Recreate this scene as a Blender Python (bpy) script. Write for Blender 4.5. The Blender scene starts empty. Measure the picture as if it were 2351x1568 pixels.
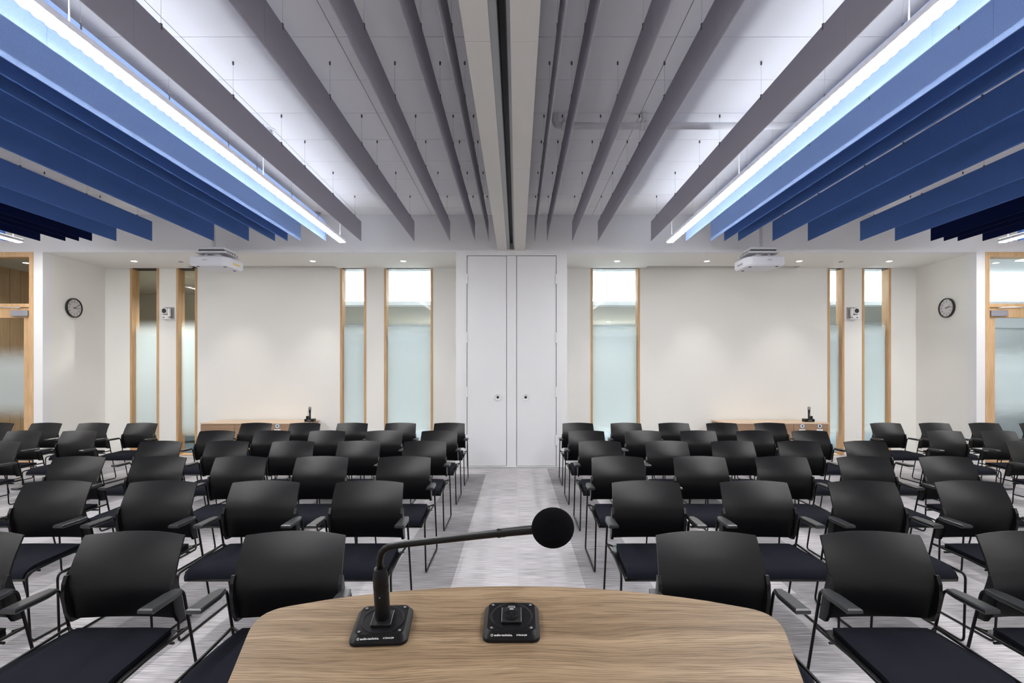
import bpy, math, random
from mathutils import Vector, Matrix
random.seed(7)
S = bpy.context.scene
COL = S.collection
# ------------------------------------------------------------------ camera, world, exposure
F, VX, VY, EYE = 1225.0, 1187.0, 860.0, 1.54          # focal length in px, vanishing point, eye height
cam_d = bpy.data.cameras.new('camera'); cam = bpy.data.objects.new('camera', cam_d); COL.objects.link(cam)
cam.location = (0, 0, EYE); cam.rotation_euler = (math.radians(90), 0, 0)
cam_d.sensor_width = 36; cam_d.lens = F / 2351 * 36
cam_d.shift_x = (1175.5 - VX) / 2351; cam_d.shift_y = (VY - 784) / 2351
cam_d.clip_start = 0.05
S.camera = cam
w = bpy.data.worlds.new('world'); S.world = w; w.use_nodes = True
w.node_tree.nodes['Background'].inputs[0].default_value = (0.8, 0.85, 1, 1)
w.node_tree.nodes['Background'].inputs[1].default_value = 0.05
S.view_settings.view_transform = 'Standard'; S.view_settings.look = 'None'
S.view_settings.gamma = 1; S.view_settings.use_curve_mapping = False
S.view_settings.exposure = 0.92
DOWN_E, UP_E, SPOT_W, COVE_E, LOBBY_E = 46.0, 5.0, 31.0, 40.0, 16.0

def P(x, y, d):                                        # a pixel of the photograph at depth d -> a point in the room
    return Vector(((x - VX) * d / F, d, EYE - (y - VY) * d / F))
def PX(x, d): return (x - VX) * d / F
def PZ(y, d): return EYE - (y - VY) * d / F

# ------------------------------------------------------------------ materials
M = {}
def nodes(name):
    m = bpy.data.materials.new(name); m.use_nodes = True
    nt = m.node_tree; b = nt.nodes['Principled BSDF']; M[name] = m
    return m, nt, b
def bump(nt, b, scale, strength, dist=0.002):
    g = nt.nodes.new('ShaderNodeNewGeometry'); n = nt.nodes.new('ShaderNodeTexNoise')
    n.inputs['Scale'].default_value = scale; n.inputs['Detail'].default_value = 3
    nt.links.new(g.outputs['Position'], n.inputs['Vector'])
    bp = nt.nodes.new('ShaderNodeBump'); bp.inputs['Strength'].default_value = strength; bp.inputs['Distance'].default_value = dist
    nt.links.new(n.outputs['Fac'], bp.inputs['Height']); nt.links.new(bp.outputs['Normal'], b.inputs['Normal'])
    return n
def mat(name, col, rough=0.5, metal=0.0, spec=0.5, bscale=0, bstr=0.2, var=0.0):
    m, nt, b = nodes(name)
    b.inputs['Base Color'].default_value = (*col, 1); b.inputs['Roughness'].default_value = rough
    b.inputs['Metallic'].default_value = metal; b.inputs['Specular IOR Level'].default_value = spec
    if bscale:
        n = bump(nt, b, bscale, bstr)
        if var:
            r = nt.nodes.new('ShaderNodeValToRGB'); e = r.color_ramp.elements
            e[0].position, e[1].position = 0.3, 0.7
            e[0].color = (*[c * (1 - var) for c in col], 1); e[1].color = (*[min(1, c * (1 + var)) for c in col], 1)
            nt.links.new(n.outputs['Fac'], r.inputs[0]); nt.links.new(r.outputs[0], b.inputs['Base Color'])
    return m
def emit(name, col, s):
    m, nt, b = nodes(name)
    b.inputs['Base Color'].default_value = (0.9, 0.9, 0.9, 1)
    b.inputs['Emission Color'].default_value = (*col, 1); b.inputs['Emission Strength'].default_value = s
    return m
def wood(name, c0, c1, axis, coarse=(0.9, 10), fine=(5, 150), rough=0.45, fig=0.5):
    m, nt, b = nodes(name)
    g = nt.nodes.new('ShaderNodeNewGeometry')
    def layer(sc, detail, dist):
        mp = nt.nodes.new('ShaderNodeMapping'); s = [sc[1]] * 3; s['xyz'.index(axis)] = sc[0]
        mp.inputs['Scale'].default_value = s
        nt.links.new(g.outputs['Position'], mp.inputs['Vector'])
        n = nt.nodes.new('ShaderNodeTexNoise'); n.inputs['Scale'].default_value = 1; n.inputs['Detail'].default_value = detail
        n.inputs['Distortion'].default_value = dist
        nt.links.new(mp.outputs[0], n.inputs['Vector']); return n
    a, f = layer(coarse, 5, 0.8), layer(fine, 4, 0.3)
    mx = nt.nodes.new('ShaderNodeMix'); mx.data_type = 'FLOAT'; mx.inputs[0].default_value = 1 - fig
    nt.links.new(a.outputs['Fac'], mx.inputs[2]); nt.links.new(f.outputs['Fac'], mx.inputs[3])
    r = nt.nodes.new('ShaderNodeValToRGB'); e = r.color_ramp.elements
    e[0].position, e[1].position = 0.33, 0.62; e[0].color = (*c0, 1); e[1].color = (*c1, 1)
    nt.links.new(mx.outputs[0], r.inputs[0]); nt.links.new(r.outputs[0], b.inputs['Base Color'])
    b.inputs['Roughness'].default_value = rough
    bp = nt.nodes.new('ShaderNodeBump'); bp.inputs['Strength'].default_value = 0.08; bp.inputs['Distance'].default_value = 0.001
    nt.links.new(f.outputs['Fac'], bp.inputs['Height']); nt.links.new(bp.outputs[0], b.inputs['Normal'])
    return m
def walnut(name):
    m, nt, b = nodes(name)
    g = nt.nodes.new('ShaderNodeNewGeometry')
    w = nt.nodes.new('ShaderNodeMapping'); w.inputs['Scale'].default_value = (2.2, 5.5, 1)
    nt.links.new(g.outputs['Position'], w.inputs['Vector'])
    wn = nt.nodes.new('ShaderNodeTexNoise'); wn.inputs['Scale'].default_value = 1; wn.inputs['Detail'].default_value = 3
    nt.links.new(w.outputs[0], wn.inputs['Vector'])
    sc = nt.nodes.new('ShaderNodeVectorMath'); sc.operation = 'SCALE'; sc.inputs['Scale'].default_value = .075
    nt.links.new(wn.outputs['Color'], sc.inputs[0])
    ad = nt.nodes.new('ShaderNodeVectorMath'); ad.operation = 'ADD'
    nt.links.new(g.outputs['Position'], ad.inputs[0]); nt.links.new(sc.outputs[0], ad.inputs[1])
    def layer(scale, detail):
        mp = nt.nodes.new('ShaderNodeMapping'); mp.inputs['Scale'].default_value = scale
        nt.links.new(ad.outputs[0], mp.inputs['Vector'])
        n = nt.nodes.new('ShaderNodeTexNoise'); n.inputs['Scale'].default_value = 1; n.inputs['Detail'].default_value = detail; n.inputs['Roughness'].default_value = .6
        nt.links.new(mp.outputs[0], n.inputs['Vector']); return n
    def ramp(src, p0, c0, p1, c1):
        r = nt.nodes.new('ShaderNodeValToRGB'); e = r.color_ramp.elements
        e[0].position, e[1].position = p0, p1; e[0].color = (*c0, 1); e[1].color = (*c1, 1)
        nt.links.new(src.outputs['Fac'], r.inputs[0]); return r
    tone = ramp(layer((.5, 42, 1), 5), .36, (.205, .132, .074), .66, (.40, .285, .176))
    pore = ramp(layer((14, 520, 1), 3), .40, (.52, .48, .44), .52, (1, 1, 1))
    mx = nt.nodes.new('ShaderNodeMix'); mx.data_type = 'RGBA'; mx.blend_type = 'MULTIPLY'; mx.inputs[0].default_value = .8
    nt.links.new(tone.outputs[0], mx.inputs[6]); nt.links.new(pore.outputs[0], mx.inputs[7]); nt.links.new(mx.outputs[2], b.inputs['Base Color'])
    b.inputs['Roughness'].default_value = .5; b.inputs['Specular IOR Level'].default_value = .35
    return m
def carpet(name, c0, c1):
    m, nt, b = nodes(name)
    g = nt.nodes.new('ShaderNodeNewGeometry')
    def layer(sc, detail):
        mp = nt.nodes.new('ShaderNodeMapping'); mp.inputs['Scale'].default_value = sc
        nt.links.new(g.outputs['Position'], mp.inputs['Vector'])
        n = nt.nodes.new('ShaderNodeTexNoise'); n.inputs['Scale'].default_value = 1; n.inputs['Detail'].default_value = detail
        nt.links.new(mp.outputs[0], n.inputs['Vector']); return n
    a, f = layer((5, 135, 1), 4), layer((0.9, 1.6, 1), 2)
    oi = nt.nodes.new('ShaderNodeObjectInfo')
    m1 = nt.nodes.new('ShaderNodeMath'); m1.operation = 'MULTIPLY_ADD'; m1.inputs[1].default_value = 0.05
    nt.links.new(oi.outputs['Random'], m1.inputs[0]); nt.links.new(a.outputs['Fac'], m1.inputs[2])
    m2 = nt.nodes.new('ShaderNodeMath'); m2.operation = 'MULTIPLY_ADD'; m2.inputs[1].default_value = 0.22
    nt.links.new(f.outputs['Fac'], m2.inputs[0]); nt.links.new(m1.outputs[0], m2.inputs[2])
    r = nt.nodes.new('ShaderNodeValToRGB'); e = r.color_ramp.elements
    e[0].position, e[1].position = 0.42, 0.84; e[0].color = (*c0, 1); e[1].color = (*c1, 1)
    nt.links.new(m2.outputs[0], r.inputs[0]); nt.links.new(r.outputs[0], b.inputs['Base Color'])
    b.inputs['Roughness'].default_value = 0.95; b.inputs['Specular IOR Level'].default_value = 0.1
    bp = nt.nodes.new('ShaderNodeBump'); bp.inputs['Strength'].default_value = 0.25; bp.inputs['Distance'].default_value = 0.003
    nt.links.new(a.outputs['Fac'], bp.inputs['Height']); nt.links.new(bp.outputs[0], b.inputs['Normal'])
    return m
def glass(name, z):                                    # clear glass; a printed dot film fades in and out with height
    m, nt, b = nodes(name); nt.nodes.remove(b)
    out = nt.nodes['Material Output']
    tr = nt.nodes.new('ShaderNodeBsdfTransparent'); tr.inputs[0].default_value = (0.95, 0.975, 0.97, 1)
    gl = nt.nodes.new('ShaderNodeBsdfGlossy'); gl.inputs['Roughness'].default_value = 0.02
    fr = nt.nodes.new('ShaderNodeFresnel'); fr.inputs[0].default_value = 1.45
    clear = nt.nodes.new('ShaderNodeMixShader')
    gb = nt.nodes.new('ShaderNodeNewGeometry'); iv = nt.nodes.new('ShaderNodeMath'); iv.operation = 'SUBTRACT'; iv.inputs[0].default_value = 1
    nt.links.new(gb.outputs['Backfacing'], iv.inputs[1])
    ml = nt.nodes.new('ShaderNodeMath'); ml.operation = 'MULTIPLY'; 
    lo = nt.nodes.new('ShaderNodeMath'); lo.operation = 'MULTIPLY'; lo.inputs[1].default_value = .3      # reflections weakened so the ceiling lights don't show in the panes
    nt.links.new(fr.outputs[0], lo.inputs[0]); nt.links.new(lo.outputs[0], ml.inputs[0]); nt.links.new(iv.outputs[0], ml.inputs[1])
    nt.links.new(ml.outputs[0], clear.inputs[0]); nt.links.new(tr.outputs[0], clear.inputs[1]); nt.links.new(gl.outputs[0], clear.inputs[2])
    if not z:
        nt.links.new(clear.outputs[0], out.inputs[0]); return m
    df = nt.nodes.new('ShaderNodeBsdfDiffuse'); df.inputs[0].default_value = (0.76, 0.82, 0.84, 1)
    tl = nt.nodes.new('ShaderNodeBsdfTranslucent'); tl.inputs[0].default_value = (0.80, 0.90, 0.92, 1)
    film = nt.nodes.new('ShaderNodeMixShader'); film.inputs[0].default_value = 0.5
    nt.links.new(df.outputs[0], film.inputs[1]); nt.links.new(tl.outputs[0], film.inputs[2])
    g = nt.nodes.new('ShaderNodeNewGeometry'); sp = nt.nodes.new('ShaderNodeSeparateXYZ')
    nt.links.new(g.outputs['Position'], sp.inputs[0])
    r = nt.nodes.new('ShaderNodeValToRGB'); cr = r.color_ramp; cr.interpolation = 'EASE'
    z0, z1, z2, z3, top = z
    for i, (zz, v) in enumerate(((z0, 0), (z1, top), (z2, top), (z3, 0))):
        e = cr.elements[i] if i < 2 else cr.elements.new(zz / 4)
        e.position = zz / 4; e.color = (v, v, v, 1)
    dv = nt.nodes.new('ShaderNodeMath'); dv.operation = 'DIVIDE'; dv.inputs[1].default_value = 4
    nt.links.new(sp.outputs[2], dv.inputs[0]); nt.links.new(dv.outputs[0], r.inputs[0])
    mx = nt.nodes.new('ShaderNodeMixShader')
    nt.links.new(r.outputs[0], mx.inputs[0]); nt.links.new(clear.outputs[0], mx.inputs[1]); nt.links.new(film.outputs[0], mx.inputs[2])
    nt.links.new(mx.outputs[0], out.inputs[0])
    return m

mat('wall', (0.82, 0.813, 0.785), 0.85, spec=0.2, bscale=300, bstr=0.05)
mat('white_paint', (0.80, 0.80, 0.815), 0.7, spec=0.3, bscale=200, bstr=0.03)
mat('door_white', (0.78, 0.785, 0.81), 0.45, spec=0.4)
mat('tile', (0.86, 0.86, 0.885), 0.95, spec=0.1, bscale=120, bstr=0.2)
mat('beam', (0.72, 0.70, 0.67), 0.8, spec=0.2)
mat('track_metal', (0.42, 0.43, 0.45), 0.45, 0.2)
mat('track_dark', (0.018, 0.018, 0.02), 0.5)
mat('joint', (0.10, 0.10, 0.105), 0.9)
mat('felt_grey', (0.42, 0.408, 0.475), 0.95, spec=0.1, bscale=250, bstr=0.25, var=0.05)
mat('felt_light_blue', (0.345, 0.495, 0.84), 0.95, spec=0.1, bscale=180, bstr=0.25, var=0.10)
mat('felt_blue', (0.080, 0.165, 0.43), 0.95, spec=0.1, bscale=180, bstr=0.25, var=0.14)
mat('felt_navy', (0.003, 0.008, 0.05), 0.95, spec=0.1, bscale=180, bstr=0.25, var=0.1)
mat('steel', (0.55, 0.56, 0.58), 0.35, 0.8)
mat('anchor', (0.10, 0.10, 0.11), 0.5)
mat('fixture', (0.80, 0.80, 0.82), 0.5)
emit('lens', (1.0, 0.985, 0.955), DOWN_E)
emit('uplens', (0.95, 0.97, 1.0), UP_E)
emit('spot_lens', (1.0, 0.94, 0.82), 14)
emit('cove', (0.95, 0.98, 1.0), COVE_E)
emit('lobby_panel', (0.86, 0.94, 1.0), LOBBY_E)
mat('plastic', (0.003, 0.003, 0.0037), 0.34, spec=0.36, bscale=900, bstr=0.10)
mat('pad', (0.018, 0.019, 0.022), 0.30, spec=0.65, bscale=900, bstr=0.1)
mat('rod', (0.004, 0.004, 0.004), 0.35, spec=0.22)
mat('gloss', (0.006, 0.006, 0.007), 0.2, spec=0.7)
mat('fabric', (0.0075, 0.0085, 0.0145), 0.9, spec=0.15, bscale=1100, bstr=0.5, var=0.25)
walnut('walnut')
wood('oak', (0.40, 0.225, 0.105), (0.62, 0.40, 0.21), 'z', (0.8, 12), (4, 160), 0.5, 0.4)
wood('oak_door', (0.48, 0.285, 0.14), (0.70, 0.47, 0.26), 'z', (0.8, 12), (4, 160), 0.5, 0.4)
wood('veneer', (0.27, 0.16, 0.095), (0.40, 0.255, 0.16), 'x', (1.2, 22), (5, 150), 0.5, 0.4)
wood('veneer_lit_top', (0.60, 0.44, 0.31), (0.74, 0.58, 0.44), 'x', (1.2, 22), (5, 150), 0.5, 0.4)  # cabinet veneer made paler: the downlights' glare is painted into the top
wood('plank', (0.30, 0.19, 0.10), (0.44, 0.29, 0.165), 'z', (0.8, 14), (4, 140), 0.55, 0.4)
carpet('carpet_light', (0.235, 0.225, 0.238), (0.67, 0.65, 0.675))
carpet('carpet_dark', (0.135, 0.128, 0.14), (0.47, 0.452, 0.474))
mat('lobby_carpet', (0.07, 0.10, 0.13), 0.95, bscale=90, var=0.2)
mat('lobby_wall', (0.78, 0.80, 0.81), 0.85)
mat('lobby_beige', (0.50, 0.47, 0.40), 0.85)
glass('glass_clear', None)
glass('glass_window', (0.30, 0.62, 2.20, 2.62, 0.90))
glass('glass_door', (0.75, 1.10, 1.62, 2.05, 0.66))
mat('black', (0.008, 0.008, 0.009), 0.4)
mat('satin_black', (0.006, 0.006, 0.0075), 0.38, spec=0.26, bscale=1500, bstr=0.08)
mat('foam', (0.0045, 0.0045, 0.006), 1.0, spec=0.05, bscale=900, bstr=0.8)
mat('chrome', (0.75, 0.75, 0.77), 0.2, 1.0)
mat('mic_grille', (0.33, 0.32, 0.31), 0.5, 0.5)
mat('ink_white', (0.80, 0.80, 0.80), 0.6)
mat('ink_navy', (0.02, 0.05, 0.12), 0.6)
mat('ink_blue', (0.06, 0.16, 0.36), 0.6)
mat('sticker', (0.82, 0.83, 0.84), 0.5)
mat('grey_ring', (0.16, 0.18, 0.22), 0.6)
mat('clock_face', (0.62, 0.60, 0.62), 0.3)
mat('projector', (0.70, 0.70, 0.76), 0.45)
mat('mount', (0.62, 0.62, 0.66), 0.45)
mat('yellow', (0.75, 0.55, 0.10), 0.6)
mat('grey', (0.30, 0.30, 0.33), 0.5)
mat('closer', (0.36, 0.36, 0.42), 0.4, 0.5)
mat('pipe', (0.70, 0.70, 0.72), 0.5)
mat('red', (0.55, 0.06, 0.08), 0.5)

# ------------------------------------------------------------------ mesh helpers
class MB:
    def __init__(s): s.v, s.f = [], []
    def add(s, vs, fs):
        o = len(s.v); s.v += [tuple(v) for v in vs]; s.f += [tuple(i + o for i in f) for f in fs]; return s
    def box(s, x0, x1, y0, y1, z0, z1, b=0.0):
        x0, x1 = sorted((x0, x1)); y0, y1 = sorted((y0, y1)); z0, z1 = sorted((z0, z1))
        if b <= 0:
            return s.add([(x0,y0,z0),(x1,y0,z0),(x1,y1,z0),(x0,y1,z0),(x0,y0,z1),(x1,y0,z1),(x1,y1,z1),(x0,y1,z1)],
                         [(0,3,2,1),(4,5,6,7),(0,1,5,4),(1,2,6,5),(2,3,7,6),(3,0,4,7)])
        pts = rrect(x0, x1, y0, y1, b, 3)
        return s.loft([[(p[0], p[1], z0 + b) for p in inset(pts, b)][0:0] or [(p[0], p[1], z) for p in (inset(pts, i) if i else pts)]
                       for z, i in ((z0, b * .7), (z0 + b * .7, 0), (z1 - b * .7, 0), (z1, b * .7))])
    def loft(s, rings, caps=True, closed=True):
        n = len(rings[0]); vs = [p for r in rings for p in r]; fs = []
        for k in range(len(rings) - 1):
            for i in range(n if closed else n - 1):
                j = (i + 1) % n
                fs.append((k*n+i, k*n+j, (k+1)*n+j, (k+1)*n+i))
        if caps:
            fs.append(tuple(range(n))[::-1]); fs.append(tuple((len(rings)-1)*n + i for i in range(n)))
        return s.add(vs, fs)
    def tube(s, path, r, n=8, caps=True):
        path = [Vector(p) for p in path]; rr = r if isinstance(r, (list, tuple)) else [r] * len(path)
        rings = []; up = None
        for i, p in enumerate(path):
            a = path[max(i-1, 0)]; c = path[min(i+1, len(path)-1)]
            t = (c - a).normalized()
            if up is None:
                up = Vector((0,0,1)) if abs(t.z) < .9 else Vector((1,0,0))
            up = (up - t * up.dot(t)).normalized(); sd = t.cross(up)
            rings.append([p + (up * math.cos(2*math.pi*k/n) + sd * math.sin(2*math.pi*k/n)) * rr[i] for k in range(n)])
        return s.loft(rings, caps)
    def cyl(s, a, b, r, n=16, r2=None):
        return s.tube([a, b], [r, r if r2 is None else r2], n)
    def lathe(s, prof, origin=(0,0,0), axis='z', n=24, caps=True):
        o = Vector(origin); rings = []
        for r, h in prof:
            ring = []
            for k in range(n):
                c, q = math.cos(2*math.pi*k/n) * r, math.sin(2*math.pi*k/n) * r
                p = {'z': Vector((c, q, h)), 'y': Vector((c, h, q)), 'x': Vector((h, c, q))}[axis]
                ring.append(o + p)
            rings.append(ring)
        return s.loft(rings, caps)
    def prism(s, pts, h0, h1, axis='z'):
        def q(p, h): return {'z': (p[0], p[1], h), 'y': (p[0], h, p[1]), 'x': (h, p[0], p[1])}[axis]
        return s.loft([[q(p, h0) for p in pts], [q(p, h1) for p in pts]])
    def ball(s, c, r, n=24, m=14, sx=(1,1,1)):
        c = Vector(c); rings = []
        for i in range(m + 1):
            th = math.pi * min(max(i / m, 0.01), 0.99)
            rings.append([c + Vector((r*sx[0]*math.sin(th)*math.cos(2*math.pi*k/n), r*sx[1]*math.sin(th)*math.sin(2*math.pi*k/n), r*sx[2]*math.cos(th))) for k in range(n)])
        return s.loft(rings)
    def xf(s, mtx):
        s.v = [tuple(mtx @ Vector(v)) for v in s.v]; return s
    def mesh(s, name, m, smooth=None):
        me = bpy.data.meshes.new(name); me.from_pydata(s.v, [], s.f)
        me.materials.append(M[m]); me.validate()
        import bmesh
        bm = bmesh.new(); bm.from_mesh(me); bmesh.ops.recalc_face_normals(bm, faces=bm.faces); bm.to_mesh(me); bm.free()
        if smooth:
            me.polygons.foreach_set('use_smooth', [True] * len(me.polygons)); me.set_sharp_from_angle(angle=math.radians(smooth))
        me.update(); return me
    def build(s, name, m, parent=None, smooth=None, label=None):
        return link(name, s.mesh(name, m, smooth), parent, label)
def rrect(x0, x1, y0, y1, r, n=4):
    pts = []
    for cx, cy, a in ((x1-r, y1-r, 0), (x0+r, y1-r, 90), (x0+r, y0+r, 180), (x1-r, y0+r, 270)):
        for k in range(n + 1):
            t = math.radians(a + 90*k/n); pts.append((cx + r*math.cos(t), cy + r*math.sin(t)))
    return pts
def inset(pts, d):
    cx = sum(p[0] for p in pts)/len(pts); cy = sum(p[1] for p in pts)/len(pts)
    hx = max(p[0] for p in pts) - cx; hy = max(p[1] for p in pts) - cy
    return [(cx + (p[0]-cx)*(hx-d)/hx, cy + (p[1]-cy)*(hy-d)/hy) for p in pts]
def fillet(pts, r, n=5):
    pts = [Vector(p) for p in pts]; out = [pts[0]]
    for a, b, c in zip(pts, pts[1:], pts[2:]):
        rr = min(r, (a-b).length*.45, (c-b).length*.45)
        p, q = b + (a-b).normalized()*rr, b + (c-b).normalized()*rr
        for k in range(n + 1):
            t = k/n; out.append(p*(1-t)**2 + b*2*t*(1-t) + q*t*t)
    return out + [pts[-1]]
def link(name, data, parent=None, label=None):
    o = bpy.data.objects.new(name, data); COL.objects.link(o)
    if parent: o.parent = parent
    if label: o['label'] = label
    return o
def tag(o, label, cat, group=None):
    o['label'] = label; o['category'] = cat
    if group: o['group'] = group
    return o
def thing(name, label, cat, loc=(0,0,0), group=None):
    o = link(name, None); o.location = loc; o.empty_display_size = 0.1
    return tag(o, label, cat, group)
def struct(o): o['kind'] = 'structure'; return o
def group_empty(name, loc=(0,0,0)):
    o = link(name, None); o.location = loc; o.empty_display_size = 0.1; return struct(o)
def copy_tree(o, parent=None):
    c = o.copy(); COL.objects.link(c); c.parent = parent
    for ch in list(o.children): copy_tree(ch, c)
    return c
def text_mesh(name, body, size, m, parent, mtx, align='CENTER', extrude=0.0002, bold=0.0):
    cu = bpy.data.curves.new(name, 'FONT'); cu.body = body; cu.size = size; cu.extrude = extrude
    cu.align_x = align; cu.align_y = 'CENTER'; cu.offset = bold; cu.resolution_u = 3
    t = bpy.data.objects.new(name, cu); COL.objects.link(t)
    dg = bpy.context.evaluated_depsgraph_get(); dg.update()
    me = bpy.data.meshes.new_from_object(t.evaluated_get(dg)); bpy.data.objects.remove(t)
    me.materials.clear(); me.materials.append(M[m]); me.transform(mtx)
    return link(name, me, parent)
def sbox(name, m, *a, parent=None):
    o = MB().box(*a).build(name, m, parent)
    return o if parent else struct(o)

# ------------------------------------------------------------------ the room
YA, YB = 8.857, 10.20                    # plane of bulkhead and pocket doors, plane of the recessed walls
CZ, SZ = 4.19, 3.572                     # ceiling, soffit
XL, XR = PX(98, YA), PX(2242, YA)        # alcove sides
CL, CR = PX(1047, YA), PX(1302, YA)      # centre surround
RX0, RX1, RY0 = -10.4, 10.4, -2.6        # room limits

floor = sbox('floor', 'carpet_light', RX0 - .2, RX1 + .2, RY0 - .2, YB + .02, -0.15, -0.006)
tile_l = MB().box(-.2445, .2445, -.4995, .4995, -.006, 0).mesh('carpet_tile', 'carpet_light')
tile_d = MB().box(-.2445, .2445, -.4995, .4995, -.006, 0).mesh('carpet_tile', 'carpet_dark')
XT0 = -.483
for k in range(-14, 16):
    for j in range(9):
        x0 = XT0 + .49*k; cy = 1.25 + j + .5*(k % 2)
        if x0 < XL - .6 or x0 + .49 > XR + .9 or cy > 9.8 or (cy > 9.2 and not (CL - .3 > x0 + .49 or x0 > CR)): continue
        if cy + .5 > YA and (x0 < CR and x0 + .49 > CL): continue
        dark = (k % 3 == 2) ^ (random.random() < .10 and k not in (-1, 0, 1, 2))
        t = link('carpet_tile', tile_d if dark else tile_l, floor); t.location = (x0 + .245, cy, 0)
ceiling = sbox('ceiling', 'joint', RX0 - .2, RX1 + .2, RY0 - .2, YA + .2, CZ + .008, CZ + .2)
xs_l = [-.322, -1.417] + [-1.417 - 1.22*i for i in range(1, 8)]
xs_r = [.131, 1.251] + [1.251 + 1.22*i for i in range(1, 8)]
ys = [YA] + [8.457 - .61*i for i in range(0, 10)]
cache = {}
def ctile(x0, x1, y0, y1):
    key = (round(abs(x1-x0), 3), round(abs(y1-y0), 3))
    if key not in cache:
        hx, hy = key[0]/2 - .003, key[1]/2 - .003
        cache[key] = MB().box(-hx, hx, -hy, hy, 0, .010).mesh('ceiling_tile', 'tile')
    t = link('ceiling_tile', cache[key], ceiling); t.location = ((x0+x1)/2, (y0+y1)/2, CZ)
for xs in (xs_l, xs_r):
    for a, b in zip(xs, xs[1:]):
        for c, d in zip(ys, ys[1:]): ctile(a, b, d, c)
for a, b in ((RX0, xs_l[-1]), (xs_r[-1], RX1)): sbox('ceiling_border', 'tile', a, b, RY0, YA, CZ, CZ + .01, parent=ceiling)
sbox('ceiling_field', 'tile', xs_l[-1], xs_r[-1], RY0, ys[-1] - .003, CZ, CZ + .01, parent=ceiling)
sbox('wall_left', 'wall', RX0 - .2, RX0, RY0, YA, 0, CZ)
sbox('wall_right', 'wall', RX1, RX1 + .2, RY0, YA, 0, CZ)
sbox('wall_front', 'wall', RX0, RX1, RY0 - .2, RY0, 0, CZ)

# bulkhead and soffits
DLX0, DRX0 = PX(77, YA), PX(2262, YA)    # outer edges of the two oak door frames
DLX1, DRX1 = DLX0 - 1.12, DRX0 + 1.12
sbox('trim_1', 'white_paint', RX0, RX1, YA, YA + .18, SZ, CZ + .008)
slotL, slotR = (-6.2, PX(776, YB)), (PX(1481, YB), PX(1826, YB))
YS = 9.997
for nm, a, b, sl in (('trim_2', XL, CL, slotL), ('trim_3', CR, XR, slotR)):
    t = group_empty(nm)
    sbox('soffit_panel', 'wall', a, b, YA + .18, YS, SZ, SZ + .1, parent=t)
    sbox('soffit_panel', 'wall', a, sl[0], YS, YB, SZ, SZ + .1, parent=t)
    sbox('soffit_panel', 'wall', sl[1], b, YS, YB, SZ, SZ + .1, parent=t)
    sbox('slot_back', 'wall', sl[0] - .02, sl[1] + .02, YS - .02, YB + .02, SZ + .3, SZ + .36, parent=t)
    sbox('slot_side', 'wall', sl[0] - .02, sl[1] + .02, YS - .02, YS, SZ + .1, SZ + .3, parent=t)
# walls of plane A beside the doors
sbox('wall_back_left', 'white_paint', DLX0, XL, YA, YA + .18, 0, SZ)
sbox('wall_far_left', 'white_paint', RX0, DLX1, YA, YA + .18, 0, SZ)
sbox('wall_back_right', 'white_paint', XR, DRX0, YA, YA + .18, 0, SZ)
sbox('wall_far_right', 'white_paint', DRX1, RX1, YA, YA + .18, 0, SZ)
sbox('wall_alcove_left', 'wall', XL - .1, XL, YA + .18, YB + .2, 0, SZ)
sbox('wall_alcove_right', 'wall', XR, XR + .1, YA + .18, YB + .2, 0, SZ)
# recessed wall in pieces between the seven windows
WIN = [(299, 365), (405, 453), (781, 841), (882, 994), (1356, 1469), (1900, 1938), (1979, 2045)]
WX = [(PX(a, YB), PX(b, YB)) for a, b in WIN]
edges = [XL] + [e for p in WX for e in p] + [XR]
wb = group_empty('wall_back')
for i in range(0, len(edges), 2):
    a, b = edges[i], edges[i + 1]
    top = SZ + .3 if i in (4, 10) else SZ
    if i == 8:
        sbox('wall_panel', 'wall', a, CL + .02, YB, YB + .2, 0, top, parent=wb)
        sbox('wall_panel', 'wall', CR - .02, b, YB, YB + .2, 0, top, parent=wb)
    else:
        sbox('wall_panel', 'wall', a, b, YB, YB + .2, 0, top, parent=wb)
for i, (a, b) in enumerate(WX):
    o = group_empty('window_%d' % (i + 1), ((a+b)/2, YB, 0)); hw = (b - a)/2; t = .042
    for sx in (-1, 1):
        MB().box(sx*hw, sx*(hw - t), -.008, .19, 0, SZ).build('jamb', 'oak', o)
    MB().box(-hw + t, hw - t, -.004, .19, SZ - .012, SZ).build('head', 'track_dark', o)
    MB().box(-hw + t, hw - t, .0, .19, 0, .012).build('sill', 'oak', o)
    MB().box(-hw + t, hw - t, .09, .10, .012, SZ - .012).build('pane', 'glass_window', o)
    if i in (2, 3, 4, 5, 6):
        pass

# centre surround with its two pocket doors
c = group_empty('wall_center')
fx0, fx1 = PX(1066, YA), PX(1283, YA); FZ = PZ(582, YA)
sbox('wall_panel', 'white_paint', CL, fx0, YA, YB + .2, 0, SZ, parent=c)
sbox('wall_panel', 'white_paint', fx1, CR, YA, YB + .2, 0, SZ, parent=c)
sbox('wall_panel', 'white_paint', fx0, fx1, YA, YA + .3, FZ, SZ, parent=c)
sbox('pocket_back', 'joint', fx0, fx1, YA + .10, YA + .2, 0, FZ, parent=c)
fr = group_empty('trim_4')
pL, pm0, pm1, pR = PX(1072, YA), PX(1163, YA), PX(1186, YA), PX(1277, YA)
sbox('frame_side', 'door_white', fx0, pL - .004, YA - .012, YA + .08, 0, FZ, parent=fr)
sbox('frame_side', 'door_white', pR + .004, fx1, YA - .012, YA + .08, 0, FZ, parent=fr)
sbox('frame_head', 'door_white', pL - .004, pR + .004, YA - .012, YA + .08, FZ - .035, FZ, parent=fr)
sbox('center_post', 'door_white', pm0 + .004, pm1 - .004, YA - .004, YA + .08, 0, FZ - .04, parent=fr)
sbox('threshold', 'door_white', pL, pR, YA - .008, YA + .08, 0, .018, parent=fr)
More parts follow.
